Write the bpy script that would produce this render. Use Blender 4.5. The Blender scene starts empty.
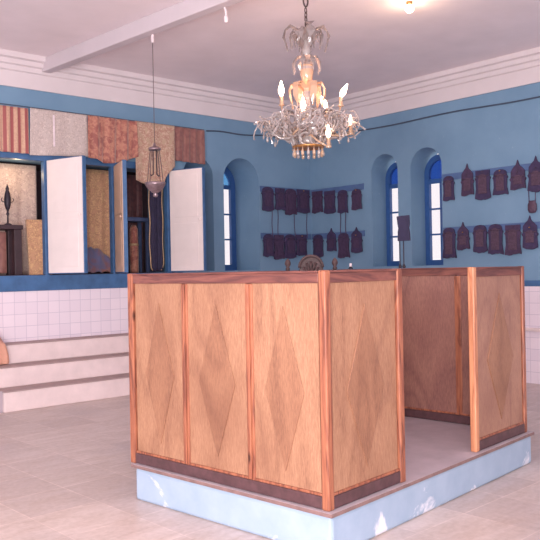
import bpy, bmesh, math, random
from math import sin, cos, pi, radians as R
from mathutils import Vector, Matrix
random.seed(7)
S = bpy.context.scene
COL = S.collection

# ------------------------------------------------------------ camera
cam_d = bpy.data.cameras.new('camera'); cam = bpy.data.objects.new('camera', cam_d); COL.objects.link(cam)
fwd = Vector((0.662676, 0.748906, -0.000254)); rt = Vector((0.748765, -0.662557, -0.019209)); up = Vector((0.014554, -0.012540, 0.999815))
m = Matrix((rt, up, -fwd)).transposed().to_4x4(); m.translation = Vector((-9.456, -9.571, 1.6))
cam.matrix_world = m
cam_d.sensor_fit = 'HORIZONTAL'; cam_d.angle = 2*math.atan(270/762.9); cam_d.clip_end = 200
S.camera = cam
# ------------------------------------------------------------ world, lights, exposure
W = bpy.data.worlds.new('world'); S.world = W; W.use_nodes = True
bg = W.node_tree.nodes['Background']; bg.inputs[0].default_value = (1.0, 0.955, 0.975, 1); bg.inputs[1].default_value = 1.2
S.view_settings.view_transform = 'Standard'; S.view_settings.look = 'None'
S.view_settings.exposure = -0.10; S.view_settings.gamma = 1; S.view_settings.use_curve_mapping = False

def area(name, loc, target, size, power, color):
    l = bpy.data.lights.new(name, 'AREA'); l.energy = power; l.size = size; l.color = color
    o = bpy.data.objects.new(name, l); COL.objects.link(o); o.location = loc
    o.rotation_euler = (Vector(target)-Vector(loc)).to_track_quat('-Z', 'Y').to_euler(); return o
area('doorway_daylight', (-12.7, -8.3, 2.05), (-4.5, -3.5, 1.9), 1.4, 255, (1.0, 0.95, 0.95))
area('added_ceiling_fill', (-10.8, -10.8, .9), (-5.5, -4.2, 4.4), 2.6, 520, (1.0, 0.945, 0.965))  # added lamp behind the camera, aimed up to brighten the ceiling
area('camera_flash', (-9.75, -9.75, 1.95), (-4.5, -4.5, 1.4), 0.35, 100, (1.0, 0.95, 0.95))

# ------------------------------------------------------------ materials
def srgb(r, g, b):
    f = lambda c: (c/255/12.92) if c/255 <= .04045 else ((c/255+.055)/1.055)**2.4
    return (f(r), f(g), f(b), 1)
class NT:
    def __init__(s, name):
        s.m = bpy.data.materials.new(name); s.m.use_nodes = True; s.t = s.m.node_tree
        s.b = s.t.nodes['Principled BSDF']; s.b.inputs['Roughness'].default_value = .7
    def n(s, typ, **kw):
        x = s.t.nodes.new(typ)
        for k, v in kw.items(): setattr(x, k, v)
        return x
    def l(s, a, b): s.t.links.new(a, b)
    def coord(s, scale=(1, 1, 1), rot=(0, 0, 0), which='Object'):
        c = s.n('ShaderNodeTexCoord'); mp = s.n('ShaderNodeMapping')
        mp.inputs['Scale'].default_value = scale; mp.inputs['Rotation'].default_value = rot
        s.l(c.outputs[which], mp.inputs[0]); return mp.outputs[0]
    def noise(s, vec, scale, detail=4, rough=.55, dist=0):
        x = s.n('ShaderNodeTexNoise'); x.inputs['Scale'].default_value = scale; x.inputs['Detail'].default_value = detail
        x.inputs['Roughness'].default_value = rough; x.inputs['Distortion'].default_value = dist
        s.l(vec, x.inputs['Vector']); return x.outputs['Fac']
    def ramp(s, fac, stops):
        x = s.n('ShaderNodeValToRGB'); e = x.color_ramp.elements
        while len(e) < len(stops): e.new(.5)
        for el, (p, c) in zip(e, stops): el.position = p; el.color = c
        s.l(fac, x.inputs[0]); return x.outputs[0]
    def mix(s, fac, a, b, mode='MIX'):
        x = s.n('ShaderNodeMix', data_type='RGBA', blend_type=mode)
        for sock, v in ((x.inputs[0], fac), (x.inputs[6], a), (x.inputs[7], b)):
            if isinstance(v, (int, float)): sock.default_value = v
            elif isinstance(v, tuple): sock.default_value = v
            else: s.l(v, sock)
        return x.outputs[2]
    def bump(s, h, st=.2, dist=.01):
        x = s.n('ShaderNodeBump'); x.inputs['Strength'].default_value = st; x.inputs['Distance'].default_value = dist
        s.l(h, x.inputs['Height']); s.l(x.outputs[0], s.b.inputs['Normal'])
    def base(s, c):
        if isinstance(c, tuple): s.b.inputs['Base Color'].default_value = c
        else: s.l(c, s.b.inputs['Base Color'])
    def rough(s, v): s.b.inputs['Roughness'].default_value = v; return s

def plain(name, c, rough=.6, metal=0, var=.12, scale=12, bump=0):
    t = NT(name); v = t.coord(); n = t.noise(v, scale)
    dk = tuple(x*(1-var) for x in c[:3])+(1,); lt = tuple(min(1, x*(1+var)) for x in c[:3])+(1,)
    t.base(t.ramp(n, [(.3, dk), (.7, lt)])); t.rough(rough); t.b.inputs['Metallic'].default_value = metal
    if bump: t.bump(n, bump)
    return t.m

def wood(name, c1, c2, c3, axis='Z', scale=1.0, knots=True, rough=.45):
    t = NT(name)
    sc = {'Z': (9, 9, .9), 'X': (.9, 9, 9), 'Y': (9, .9, 9)}[axis]
    v = t.coord(scale=tuple(s*scale for s in sc))
    n1 = t.noise(v, 1.2, 3, .5, 1.2)
    wv = t.n('ShaderNodeMath', operation='MULTIPLY'); wv.inputs[1].default_value = 9; t.l(n1, wv.inputs[0])
    fr = t.n('ShaderNodeMath', operation='PINGPONG'); fr.inputs[1].default_value = 1; t.l(wv.outputs[0], fr.inputs[0])
    col = t.ramp(fr.outputs[0], [(0, c1), (.55, c2), (1, c3)])
    v2 = t.coord(scale=tuple(s*4*scale for s in sc)); n2 = t.noise(v2, 4, 5, .6)
    col = t.mix(.25, col, t.ramp(n2, [(.3, c3), (.7, c1)]))
    if knots:
        vo = t.n('ShaderNodeTexVoronoi'); vo.inputs['Scale'].default_value = 1.3
        t.l(t.coord(scale={'Z': (3, 3, 1.6), 'X': (1.6, 3, 3), 'Y': (3, 1.6, 3)}[axis]), vo.inputs['Vector'])
        k = t.ramp(vo.outputs['Distance'], [(.05, (1, 1, 1, 1)), (.11, (0, 0, 0, 1))])
        col = t.mix(k, col, tuple(x*.3 for x in c3[:3])+(1,))
    t.base(col); t.rough(rough); t.bump(fr.outputs[0], .05, .002); return t.m

def plywood(name, c1, c2, c3):
    t = NT(name)
    v = t.coord(scale=(1, 1, .35)); n1 = t.noise(v, 1.7, 2, .5, .5)
    a = t.n('ShaderNodeMath', operation='MULTIPLY'); a.inputs[1].default_value = 13; t.l(n1, a.inputs[0])
    fr = t.n('ShaderNodeMath', operation='PINGPONG'); fr.inputs[1].default_value = 1; t.l(a.outputs[0], fr.inputs[0])
    col = t.ramp(fr.outputs[0], [(0, c1), (.6, c2), (1, c3)])
    fine = t.noise(t.coord(scale=(60, 60, 7)), 3, 4, .7)
    col = t.mix(.62, col, t.ramp(fine, [(.35, c3), (.65, c1)]))
    big = t.noise(t.coord(), 1.6, 2)
    col = t.mix(t.ramp(big, [(.45, (0, 0, 0, 1)), (.75, (.5, .5, .5, 1))]), col, c3)
    t.base(col); t.rough(.5); t.bump(fine, .06, .002); return t.m

def damask(name, c1, c2, c3=None, scale=16, stripes=None, sheen=.4):
    t = NT(name); v = t.coord()
    vo = t.n('ShaderNodeTexVoronoi', feature='SMOOTH_F1'); vo.inputs['Scale'].default_value = scale
    n = t.noise(v, scale*.5, 3, .6, .6)
    mixv = t.n('ShaderNodeVectorMath', operation='ADD'); t.l(v, mixv.inputs[0]); 
    nv = t.n('ShaderNodeVectorMath', operation='SCALE'); nv.inputs['Scale'].default_value = .06
    cn = t.n('ShaderNodeTexNoise'); cn.inputs['Scale'].default_value = scale*.8; t.l(v, cn.inputs['Vector'])
    t.l(cn.outputs['Color'], nv.inputs[0]); t.l(nv.outputs[0], mixv.inputs[1]); t.l(mixv.outputs[0], vo.inputs['Vector'])
    col = t.ramp(vo.outputs['Distance'], [(.2, c1), (.42, c2), (.6, c1)])
    if c3: col = t.mix(t.ramp(n, [(.48, (0, 0, 0, 1)), (.58, (1, 1, 1, 1))]), col, c3)
    if stripes:
        sx = t.n('ShaderNodeSeparateXYZ'); t.l(v, sx.inputs[0])
        mm = t.n('ShaderNodeMath', operation='MULTIPLY'); mm.inputs[1].default_value = stripes[0]*2*pi; t.l(sx.outputs[0], mm.inputs[0])
        s2 = t.n('ShaderNodeMath', operation='SINE'); t.l(mm.outputs[0], s2.inputs[0])
        col = t.mix(t.ramp(s2.outputs[0], [(.0, (0, 0, 0, 1)), (.35, (1, 1, 1, 1))]), col, stripes[1])
    t.base(col); t.rough(.6); t.b.inputs['Sheen Weight'].default_value = sheen; t.bump(vo.outputs['Distance'], .12, .003)
    return t.m

def stone_floor():
    t = NT('floor_stone'); v = t.coord(rot=(0, 0, R(-2)))
    br = t.n('ShaderNodeTexBrick'); br.offset = 0; br.inputs['Scale'].default_value = 1
    br.inputs['Brick Width'].default_value = .5; br.inputs['Row Height'].default_value = .5; br.inputs['Mortar Size'].default_value = .006
    br.inputs['Mortar Smooth'].default_value = .6
    br.inputs['Color1'].default_value = srgb(218, 202, 196); br.inputs['Color2'].default_value = srgb(196, 180, 176)
    br.inputs['Mortar'].default_value = srgb(232, 214, 208)
    t.l(v, br.inputs['Vector'])
    n = t.noise(t.coord(scale=(1, 3.2, 1), rot=(0, 0, R(40))), 3.0, 6, .6, .5); n2 = t.noise(v, 26, 4)
    n3 = t.noise(t.coord(), .9, 3, .5)
    col = t.mix(t.ramp(n, [(.38, (0, 0, 0, 1)), (.72, (.7, .7, .7, 1))]), br.outputs['Color'], srgb(180, 158, 144))
    col = t.mix(t.ramp(n3, [(.52, (0, 0, 0, 1)), (.68, (.4, .4, .4, 1))]), col, srgb(176, 166, 170))
    col = t.mix(.2, col, t.ramp(n2, [(.35, srgb(165, 145, 140)), (.65, srgb(222, 204, 202))]))
    t.base(col); t.rough(.38); t.bump(n, .04, .004); return t.m

def wall_blue():
    t = NT('blue_plaster'); v = t.coord(); n = t.noise(v, 1.4, 4); n2 = t.noise(v, 30, 3)
    col = t.ramp(n, [(.3, srgb(112, 146, 176)), (.7, srgb(124, 157, 186))])
    spots = t.ramp(t.noise(v, 55, 1), [(.77, (0, 0, 0, 1)), (.80, (1, 1, 1, 1))])
    col = t.mix(spots, col, srgb(190, 205, 220))
    t.base(col); t.rough(.75); t.bump(n2, .12, .004); return t.m

def tiles():
    t = NT('white_tiles'); c = t.n('ShaderNodeTexCoord'); sx = t.n('ShaderNodeSeparateXYZ'); t.l(c.outputs['Object'], sx.inputs[0])
    ad = t.n('ShaderNodeMath', operation='ADD'); t.l(sx.outputs[0], ad.inputs[0]); t.l(sx.outputs[1], ad.inputs[1])
    cb = t.n('ShaderNodeCombineXYZ'); t.l(ad.outputs[0], cb.inputs[0]); t.l(sx.outputs[2], cb.inputs[1])
    br = t.n('ShaderNodeTexBrick'); br.offset = 0; br.inputs['Scale'].default_value = 1
    br.inputs['Brick Width'].default_value = .155; br.inputs['Row Height'].default_value = .155
    br.inputs['Mortar Size'].default_value = .004; br.inputs['Mortar Smooth'].default_value = .4
    br.inputs['Color1'].default_value = srgb(240, 226, 236); br.inputs['Color2'].default_value = srgb(232, 218, 230)
    br.inputs['Mortar'].default_value = srgb(208, 196, 212)
    t.l(cb.outputs[0], br.inputs['Vector']); t.base(br.outputs['Color']); t.rough(.25); return t.m

def plinth_blue():
    t = NT('pale_blue_paint'); v = t.coord(); n = t.noise(v, 3.4, 5, .65, .4)
    sx = t.n('ShaderNodeSeparateXYZ'); t.l(v, sx.inputs[0])
    z = t.n('ShaderNodeMapRange'); z.inputs[1].default_value = 0; z.inputs[2].default_value = .25; z.inputs[3].default_value = .16; z.inputs[4].default_value = -.06
    t.l(sx.outputs[2], z.inputs[0]); a = t.n('ShaderNodeMath', operation='ADD'); t.l(n, a.inputs[0]); t.l(z.outputs[0], a.inputs[1])
    col = t.mix(t.ramp(a.outputs[0], [(.70, (0, 0, 0, 1)), (.76, (1, 1, 1, 1))]), t.ramp(t.noise(v, 7), [(.3, srgb(150, 168, 192)), (.7, srgb(162, 178, 200))]), srgb(222, 220, 230))
    t.base(col); t.rough(.6); t.bump(n, .1, .005); return t.m

def glass(name, tint, gl=.1, op=0.0):
    m = bpy.data.materials.new(name); m.use_nodes = True; t = m.node_tree; t.nodes.clear()
    o = t.nodes.new('ShaderNodeOutputMaterial'); tr = t.nodes.new('ShaderNodeBsdfTransparent'); tr.inputs[0].default_value = tint
    g = t.nodes.new('ShaderNodeBsdfGlossy'); g.inputs['Roughness'].default_value = .08
    mx = t.nodes.new('ShaderNodeMixShader'); mx.inputs[0].default_value = gl
    t.links.new(tr.outputs[0], mx.inputs[1]); t.links.new(g.outputs[0], mx.inputs[2]); 
    if op:
        d = t.nodes.new('ShaderNodeBsdfDiffuse'); d.inputs[0].default_value = tint; m2 = t.nodes.new('ShaderNodeMixShader'); m2.inputs[0].default_value = op
        t.links.new(mx.outputs[0], m2.inputs[1]); t.links.new(d.outputs[0], m2.inputs[2]); mx = m2
    t.links.new(mx.outputs[0], o.inputs[0]); return m
def emis(name, c, s):
    t = NT(name); t.b.inputs['Emission Color'].default_value = c; t.b.inputs['Emission Strength'].default_value = s; t.base(c); return t.m

M = dict(
 wall=wall_blue(), floor=stone_floor(), tile=tiles(), plinth=plinth_blue(),
 ceil=plain('ceiling_plaster', srgb(240, 226, 230), .9, var=.04, scale=2),
 cornice=plain('cornice_plaster', srgb(222, 210, 214), .8, var=.03, scale=3),
 beam=plain('beam_plaster', srgb(206, 194, 200), .8, var=.03, scale=3),
 bluepaint=plain('blue_gloss_paint', srgb(66, 104, 150), .4, var=.18, scale=9),
 rail=plain('blue_rail_paint', srgb(82, 108, 152), .5, var=.12, scale=9),
 winblue=plain('window_blue_paint', srgb(52, 92, 152), .45, var=.1),
 step=plain('whitewashed_step', srgb(232, 212, 212), .8, var=.07, scale=5, bump=.1),
 tread=plain('worn_step_tread', srgb(178, 154, 152), .8, var=.1, scale=8),
 slab=plain('grey_stone_slab', srgb(176, 162, 170), .7, var=.12, scale=4),
 slabedge=plain('brown_slab_edge', srgb(128, 100, 98), .7, var=.2, scale=14),
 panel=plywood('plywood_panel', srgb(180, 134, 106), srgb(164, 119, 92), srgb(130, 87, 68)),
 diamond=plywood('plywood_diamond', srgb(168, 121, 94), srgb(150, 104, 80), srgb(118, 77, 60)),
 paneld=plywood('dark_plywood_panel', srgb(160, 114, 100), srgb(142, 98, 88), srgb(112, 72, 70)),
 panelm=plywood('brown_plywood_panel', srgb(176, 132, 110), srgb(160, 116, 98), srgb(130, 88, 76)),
 post=wood('orange_pine', srgb(172, 108, 80), srgb(148, 86, 65), srgb(102, 55, 45), 'Z'),
 postlight=wood('light_pine', srgb(208, 144, 108), srgb(192, 126, 92), srgb(162, 98, 70), 'Z', knots=False),
 railA=wood('stained_rail_across', srgb(134, 82, 72), srgb(116, 68, 62), srgb(84, 48, 48), 'X', knots=False, rough=.6),
 railB=wood('stained_rail_along', srgb(134, 82, 72), srgb(116, 68, 62), srgb(84, 48, 48), 'Y', knots=False),
 darkrail=plain('dark_bottom_rail', srgb(84, 56, 60), .5, var=.25, scale=18),
 door=plain('white_door_paint', srgb(246, 232, 230), .6, var=.03, scale=5),
 doorlit=plain('cream_lit_door', srgb(222, 186, 166), .6, var=.08, scale=6),  # same side as the white leaves; its different lighting is put into this colour
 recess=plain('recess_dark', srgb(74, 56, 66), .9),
 cloth1=damask('striped_cloth', srgb(196, 150, 130), srgb(206, 166, 140), None, 30, (10.5, srgb(160, 84, 84))),
 cloth2=damask('lace_cloth', srgb(216, 200, 194), srgb(184, 166, 162), srgb(202, 186, 182), 40),
 cloth3=damask('satin_cloth', srgb(176, 110, 94), srgb(192, 134, 112), srgb(152, 86, 78), 20, None, .6),
 cloth4=damask('brocade_cloth', srgb(208, 178, 156), srgb(176, 128, 112), srgb(190, 160, 136), 26),
 cloth5=damask('rust_cloth', srgb(150, 100, 92), srgb(134, 84, 80), None, 12),
 floral=damask('floral_cloth', srgb(214, 190, 180), srgb(178, 150, 144), srgb(200, 176, 166), 30),
 gold=damask('gold_brocade', srgb(222, 180, 134), srgb(184, 132, 104), srgb(206, 156, 122), 30),
 maroon=damask('maroon_cloth', srgb(120, 72, 74), srgb(100, 58, 64), None, 12),
 mauve=damask('mauve_cloth', srgb(126, 100, 124), srgb(106, 110, 150), srgb(150, 100, 96), 7),
 navy=plain('navy_velvet', srgb(44, 38, 66), .8, var=.2),
 navyblue=plain('blue_grey_paint', srgb(70, 84, 120), .7, var=.2),
 peach=plain('peach_cloth', srgb(222, 164, 142), .8, var=.08, scale=10, bump=.2),
 goldtrim=plain('gold_braid', srgb(196, 164, 130), .5, .2, var=.2, scale=40),
 plaque=plain('dark_plaque', srgb(62, 50, 84), .8, 0, var=.2, scale=22, bump=.4),
 plaqueb=plain('brown_plaque', srgb(70, 52, 82), .75, 0, var=.25, scale=26, bump=.4),
 relief=plain('relief_plaque', srgb(84, 62, 82), .6, .1, var=.3, scale=40, bump=.5),
 cordm=plain('brown_cord', srgb(84, 72, 100), .9),
 cable=plain('grey_blue_cable', srgb(72, 84, 104), .7),
 whiteplastic=plain('white_plastic', srgb(236, 220, 226), .5),
 brass=plain('brass', srgb(190, 140, 90), .3, .8, var=.2),
 chain=plain('dark_chain', srgb(104, 88, 88), .4, .6, var=.2),
 silver=plain('tarnished_silver', srgb(150, 130, 136), .35, .7, var=.2, scale=30),
 crystal=glass('crystal', (.66, .58, .57, 1), .30, .50),
 smoke=glass('smoky_crystal', (.40, .33, .33, 1), .15, .7),
 amber=glass('amber_glass', (.80, .56, .40, 1), .2, .6),
 clear=glass('window_glass', (.99, .97, .98, 1), .06),
 blueglass=glass('blue_window_glass', (.09, .24, .62, 1), .06, .25),
 lightblueglass=glass('pale_blue_window_glass', (.36, .64, .88, 1), .06, .2),
 bulb=emis('lit_bulb', (1.0, .70, .48, 1), 14), bulbw=emis('lit_round_bulb', (1.0, .82, .52, 1), 12),
 carved=plain('carved_wood', srgb(72, 50, 52), .6, 0, var=.3, scale=50, bump=.5),
 darkwood=plain('dark_wood', srgb(58, 40, 48), .5, var=.2),
 iron=plain('dark_iron', srgb(50, 40, 52), .5, .3),
)

# ------------------------------------------------------------ mesh helpers
def B(): return bmesh.new()
def box(bm, x0, x1, y0, y1, z0, z1, M4=None):
    vs = [bm.verts.new((x, y, z)) for z in (z0, z1) for y in (y0, y1) for x in (x0, x1)]
    for f in ((0, 2, 3, 1), (4, 5, 7, 6), (0, 1, 5, 4), (2, 6, 7, 3), (0, 4, 6, 2), (1, 3, 7, 5)): bm.faces.new([vs[i] for i in f])
    if M4 is not None: bmesh.ops.transform(bm, matrix=M4, verts=vs)
    return vs
def prism(bm, pts, a0, a1, plane='XZ'):
    """outline pts (u,v) extruded along the remaining axis a0..a1"""
    f = {'XZ': lambda u, v, a: (u, a, v), 'YZ': lambda u, v, a: (a, u, v), 'XY': lambda u, v, a: (u, v, a)}[plane]
    A = [bm.verts.new(f(u, v, a0)) for u, v in pts]; Bv = [bm.verts.new(f(u, v, a1)) for u, v in pts]
    bm.faces.new(A); bm.faces.new(Bv[::-1])
    for i in range(len(pts)): bm.faces.new((A[i], Bv[i], Bv[(i+1) % len(pts)], A[(i+1) % len(pts)]))
    return A+Bv
def lathe(bm, prof, c=(0, 0, 0), n=16, M4=None):
    rings = []
    for r, z in prof:
        if r < 1e-5: rings.append([bm.verts.new((c[0], c[1], c[2]+z))])
        else: rings.append([bm.verts.new((c[0]+r*cos(2*pi*k/n), c[1]+r*sin(2*pi*k/n), c[2]+z)) for k in range(n)])
    for a, b in zip(rings, rings[1:]):
        for k in range(n):
            k2 = (k+1) % n
            if len(a) == 1 and len(b) == 1: break
            if len(a) == 1: bm.faces.new((a[0], b[k2], b[k]))
            elif len(b) == 1: bm.faces.new((a[k], a[k2], b[0]))
            else: bm.faces.new((a[k], a[k2], b[k2], b[k]))
    for rg, flip in ((rings[0], 1), (rings[-1], 0)):
        if len(rg) > 1: bm.faces.new(rg[::-1] if flip else rg)
    vs = [v for r_ in rings for v in r_]
    if M4 is not None: bmesh.ops.transform(bm, matrix=M4, verts=vs)
def tube(bm, pts, r, n=8, taper=None):
    pts = [Vector(p) for p in pts]; rings = []; prev = None
    for i, p in enumerate(pts):
        t = (pts[min(i+1, len(pts)-1)]-pts[max(i-1, 0)]).normalized()
        if prev is None: a = t.orthogonal().normalized()
        else: a = (prev-t*prev.dot(t)).normalized()
        prev = a; b = t.cross(a); rr = r if taper is None else r*taper(i/(len(pts)-1))
        rings.append([bm.verts.new(p+(a*cos(2*pi*k/n)+b*sin(2*pi*k/n))*rr) for k in range(n)])
    for A, C_ in zip(rings, rings[1:]):
        for k in range(n): bm.faces.new((A[k], A[(k+1) % n], C_[(k+1) % n], C_[k]))
    bm.faces.new(rings[0][::-1]); bm.faces.new(rings[-1])
def obj(name, bm, mat, parent=None, smooth=False, bevel=0, label=None, loc=None, **props):
    bmesh.ops.recalc_face_normals(bm, faces=bm.faces)
    me = bpy.data.meshes.new(name); bm.to_mesh(me); bm.free()
    o = bpy.data.objects.new(name, me); COL.objects.link(o); me.materials.append(M[mat])
    if smooth:
        for p in me.polygons: p.use_smooth = True
    if bevel:
        b = o.modifiers.new('bevel', 'BEVEL'); b.width = bevel; b.segments = 2; b.limit_method = 'ANGLE'
    if parent: o.parent = parent
    if loc: o.location = loc
    if label: o['label'] = label
    for k, v in props.items(): o[k] = v
    return o
def thing(name, label, cat, loc=(0, 0, 0), rotz=0, group=None):
    o = bpy.data.objects.new(name, None); COL.objects.link(o); o.location = loc; o.rotation_euler = (0, 0, rotz)
    o['label'] = label; o['category'] = cat; o.empty_display_size = .1
    if group: o['group'] = group
    return o
def tag(o, label, cat, group=None):
    o['label'] = label; o['category'] = cat
    if group: o['group'] = group
    return o
def struct(name, bm, mat, **kw): return obj(name, bm, mat, kind='structure', **kw)

# ------------------------------------------------------------ the room
FAR = -13.0; CT = 4.45; CB = 4.03
def wall_mesh(length0, openings, ztop, thick, side):
    """openings (a, b, z0, zspring, arched) sorted along the wall; built in (u, z), extruded outwards"""
    bm = B(); faces = []; cache = {}
    def V(u, z):
        k = (round(u, 4), round(z, 4))
        if k not in cache: cache[k] = bm.verts.new((u, 0, z) if side == 'L' else (0, u, z))
        return cache[k]
    u = length0; zs_prev = []
    for (a, b, z0, zs, arch) in openings+[(0, None, 0, 0, 0)]:
        right = [] if b is None else [z0, zs]
        pts = [(u, 0)]+[(a, 0)]+[(a, z) for z in right]+[(a, ztop), (u, ztop)]+[(u, z) for z in reversed(zs_prev)]
        faces.append(bm.faces.new([V(*p) for p in pts]))
        if b is None: break
        faces.append(bm.faces.new([V(a, 0), V(b, 0), V(b, z0), V(a, z0)]))
        if arch:
            r = (b-a)/2; c = (a+b)/2; n = 20; ar = [(c-r*cos(pi*k/n), zs+r*sin(pi*k/n)) for k in range(n+1)]
            ar[0] = (a, zs); ar[-1] = (b, zs)
        else: ar = [(a, zs), (b, zs)]
        for p, q in zip(ar, ar[1:]): faces.append(bm.faces.new([V(*p), V(*q), V(q[0], ztop), V(p[0], ztop)]))
        zs_prev = [z0, zs]; u = b
    ex = bmesh.ops.extrude_face_region(bm, geom=faces)
    nv = [g for g in ex['geom'] if isinstance(g, bmesh.types.BMVert)]
    d = Vector((0, thick, 0)) if side == 'L' else Vector((thick, 0, 0))
    for v in nv: v.co += d
    return bm
AX0, AX1 = -6.95, -2.90     # the ark opening
struct('wall_left', wall_mesh(FAR, [(AX0, AX1, 1.58, 3.16, 0), (-2.72, -2.15, 1.60, 3.08, 1), (-1.94, -1.20, 1.60, 3.05, 1)], CT, .72, 'L'), 'wall')
struct('wall_right', wall_mesh(FAR, [(-2.78, -2.20, 1.62, 3.12, 1), (-1.95, -1.41, 1.62, 3.14, 1)], CT, .50, 'R'), 'wall')
bm = B(); box(bm, FAR, .5, FAR, .72, -.12, 0); struct('floor', bm, 'floor')
bm = B(); box(bm, FAR, .5, FAR, .72, CT, CT+.12); struct('ceiling', bm, 'ceil')
# cornices: stepped plaster profile
prof = [(0, CB), (.025, CB), (.03, CB+.2), (.06, CB+.215), (.065, CB+.27), (.10, CB+.285), (.11, CB+.34), (.155, CB+.355), (.165, CT), (0, CT)]
bm = B(); prism(bm, [(-d, z) for d, z in prof], FAR, 0, 'YZ'); struct('trim_1', bm, 'cornice')
bm = B(); prism(bm, [(-d, z) for d, z in prof], FAR, 0, 'XZ'); struct('trim_2', bm, 'cornice')
# ceiling beam
bm = B(); A0 = Vector((-5.00, -.02)); dr = Vector((.26, -3.5)).normalized(); nn = Vector((-dr.y, dr.x)); A1 = A0+dr*12.6
prism(bm, [tuple(A0), tuple(A1), tuple(A1+nn*.13), tuple(A0+nn*.13)], 4.27, CT, 'XY'); struct('ceiling_beam', bm, 'beam', bevel=.012)
# tiled dados
bm = B(); box(bm, FAR, 0, -.014, 0, 0, 1.383); struct('trim_3', bm, 'tile')
bm = B(); box(bm, -.014, 0, FAR, -.014, 0, 1.31); struct('trim_4', bm, 'tile')
bm = B(); box(bm, -.022, 0, FAR, -.02, 1.31, 1.39); struct('trim_5', bm, 'bluepaint', bevel=.004)
bm = B(); box(bm, -.075, -.014, FAR, -.02, .71, .75); struct('trim_6', bm, 'step', bevel=.006)
# recess behind the ark doors
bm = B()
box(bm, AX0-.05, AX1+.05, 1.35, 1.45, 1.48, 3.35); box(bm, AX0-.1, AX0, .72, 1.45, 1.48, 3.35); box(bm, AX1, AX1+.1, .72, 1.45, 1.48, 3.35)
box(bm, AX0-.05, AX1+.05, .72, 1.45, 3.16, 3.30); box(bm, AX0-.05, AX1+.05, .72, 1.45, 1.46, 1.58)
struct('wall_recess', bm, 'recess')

# windows in their arched niches
def window(idx, side, a, b, z0, zs, off, fw, gm, bars):
    """a..b along the wall, off = distance behind the wall face"""
    w = thing('window_%d' % idx, '', ''); del w['label']; del w['category']; w['kind'] = 'structure'
    if side == 'L': w.location = ((a+b)/2, off, z0)
    else: w.location = (off, (a+b)/2, z0); w.rotation_euler = (0, 0, -pi/2)
    h = (b-a)/2; H = zs-z0; n = 20
    arc = lambda r: [(-r*cos(pi*k/n), H+r*sin(pi*k/n)) for k in range(n+1)]
    bm = B(); o = [(-h, 0)]+arc(h)+[(h, 0)]; hi = h-fw; i_ = [(-hi, fw)]+arc(hi)+[(hi, fw)]
    f0 = [bm.verts.new((x, -.02, z)) for x, z in o]; f1 = [bm.verts.new((x, -.02, z)) for x, z in i_]
    g0 = [bm.verts.new((x, .04, z)) for x, z in o]; g1 = [bm.verts.new((x, .04, z)) for x, z in i_]
    N = len(o)
    for k in range(N):
        k2 = (k+1) % N
        bm.faces.new((f0[k], f0[k2], f1[k2], f1[k])); bm.faces.new((g0[k], g1[k], g1[k2], g0[k2]))
        bm.faces.new((f1[k], f1[k2], g1[k2], g1[k])); bm.faces.new((f0[k], g0[k], g0[k2], f0[k2]))
    obj('window_frame', bm, 'winblue', w)
    zt = zs-z0-(.12 if side == 'R' else .03)
    bm = B(); box(bm, -hi, hi, -.015, .035, zt-.035, zt+.035); obj('transom', bm, 'winblue', w, bevel=.004)
    for k in (1, 2):
        z = fw+(zt-.035-fw)*k/3
        bm = B(); box(bm, -hi, hi, -.012, .03, z-.013, z+.013); obj('glazing_bar', bm, 'winblue', w)
    if bars:
        bm = B(); box(bm, -.012, .012, -.011, .028, fw, zt-.03); obj('mullion', bm, 'winblue', w)
    for k in range(3):
        za = fw+(zt-.035-fw)*k/3; zb = fw+(zt-.035-fw)*(k+1)/3
        bm = B(); box(bm, -hi, hi, .006, .012, za+.012, zb-.012); obj('pane', bm, 'clear', w)
    bm = B(); prism(bm, [(-hi, zt+.03)]+arc(hi-.001)+[(hi, zt+.03)], .006, .012); obj('arched_pane', bm, gm, w, label='arched blue glass pane')
window(1, 'L', -1.94, -1.20, 1.60, 3.05, .64, .10, 'lightblueglass', False)
window(2, 'L', -2.72, -2.15, 1.60, 3.08, .64, .10, 'lightblueglass', False)
window(3, 'R', -1.95, -1.41, 1.62, 3.05, .37, .085, 'blueglass', True)
window(4, 'R', -2.78, -2.20, 1.62, 3.05, .37, .085, 'blueglass', True)

# ------------------------------------------------------------ stepped seating below the ark
TD = .302; TH = .245
st = thing('stepped_bench', 'whitewashed three-tier stepped bench along the tiled wall below the curtained openings', 'bench', (-5.9, 0, 0))
for k, (x0) in enumerate((.0, -5.6, -6.0)):
    d1 = TD*(3-k); bm = B(); box(bm, x0 if k else -.03, 5.87, -d1, -.016, TH*k, TH*(k+1)-.012); obj('riser_tier', bm, 'step', st, bevel=.012)
    bm = B(); box(bm, x0 if k else -.03, 5.87, -d1-.004, -d1+TD if k < 2 else -.016, TH*(k+1)-.012, TH*(k+1)); obj('tread', bm, 'tread', st, bevel=.003)
bm = B(); box(bm, -5.6, -.032, -.86, -.016, 0, TH); obj('set_back_base', bm, 'slab', st, label='greyer set-back base at the left end')

# peach cloth heaped over the top tier at the left edge of the picture
bm = B(); NX, prof2 = 14, [(-.02, 1.0), (-.06, 1.02), (-.12, .97), (-.19, .86), (-.26, .80), (-.312, .775), (-.335, .735), (-.34, .68), (-.343, .60), (-.347, .52), (-.35, .50)]
g = []
for i in range(NX+1):
    u = i/NX; x = -6.1+.44*u; row = []
    edge = 1-max(0, (u-.55)/.45)**2*.8
    for j, (y, z) in enumerate(prof2):
        zz = z if z < .74 else .745+(z-.745)*edge
        row.append(bm.verts.new((x+.02*sin(j*.9), y-.008*(1+sin(i*1.7+j*.4)), zz)))
    g.append(row)
for i in range(NX):
    for j in range(len(prof2)-1): bm.faces.new((g[i][j], g[i+1][j], g[i+1][j+1], g[i][j+1]))
o = obj('folded_cloth', bm, 'peach', smooth=True); sm = o.modifiers.new('s', 'SOLIDIFY'); sm.thickness = .012; sm.offset = 0
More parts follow.
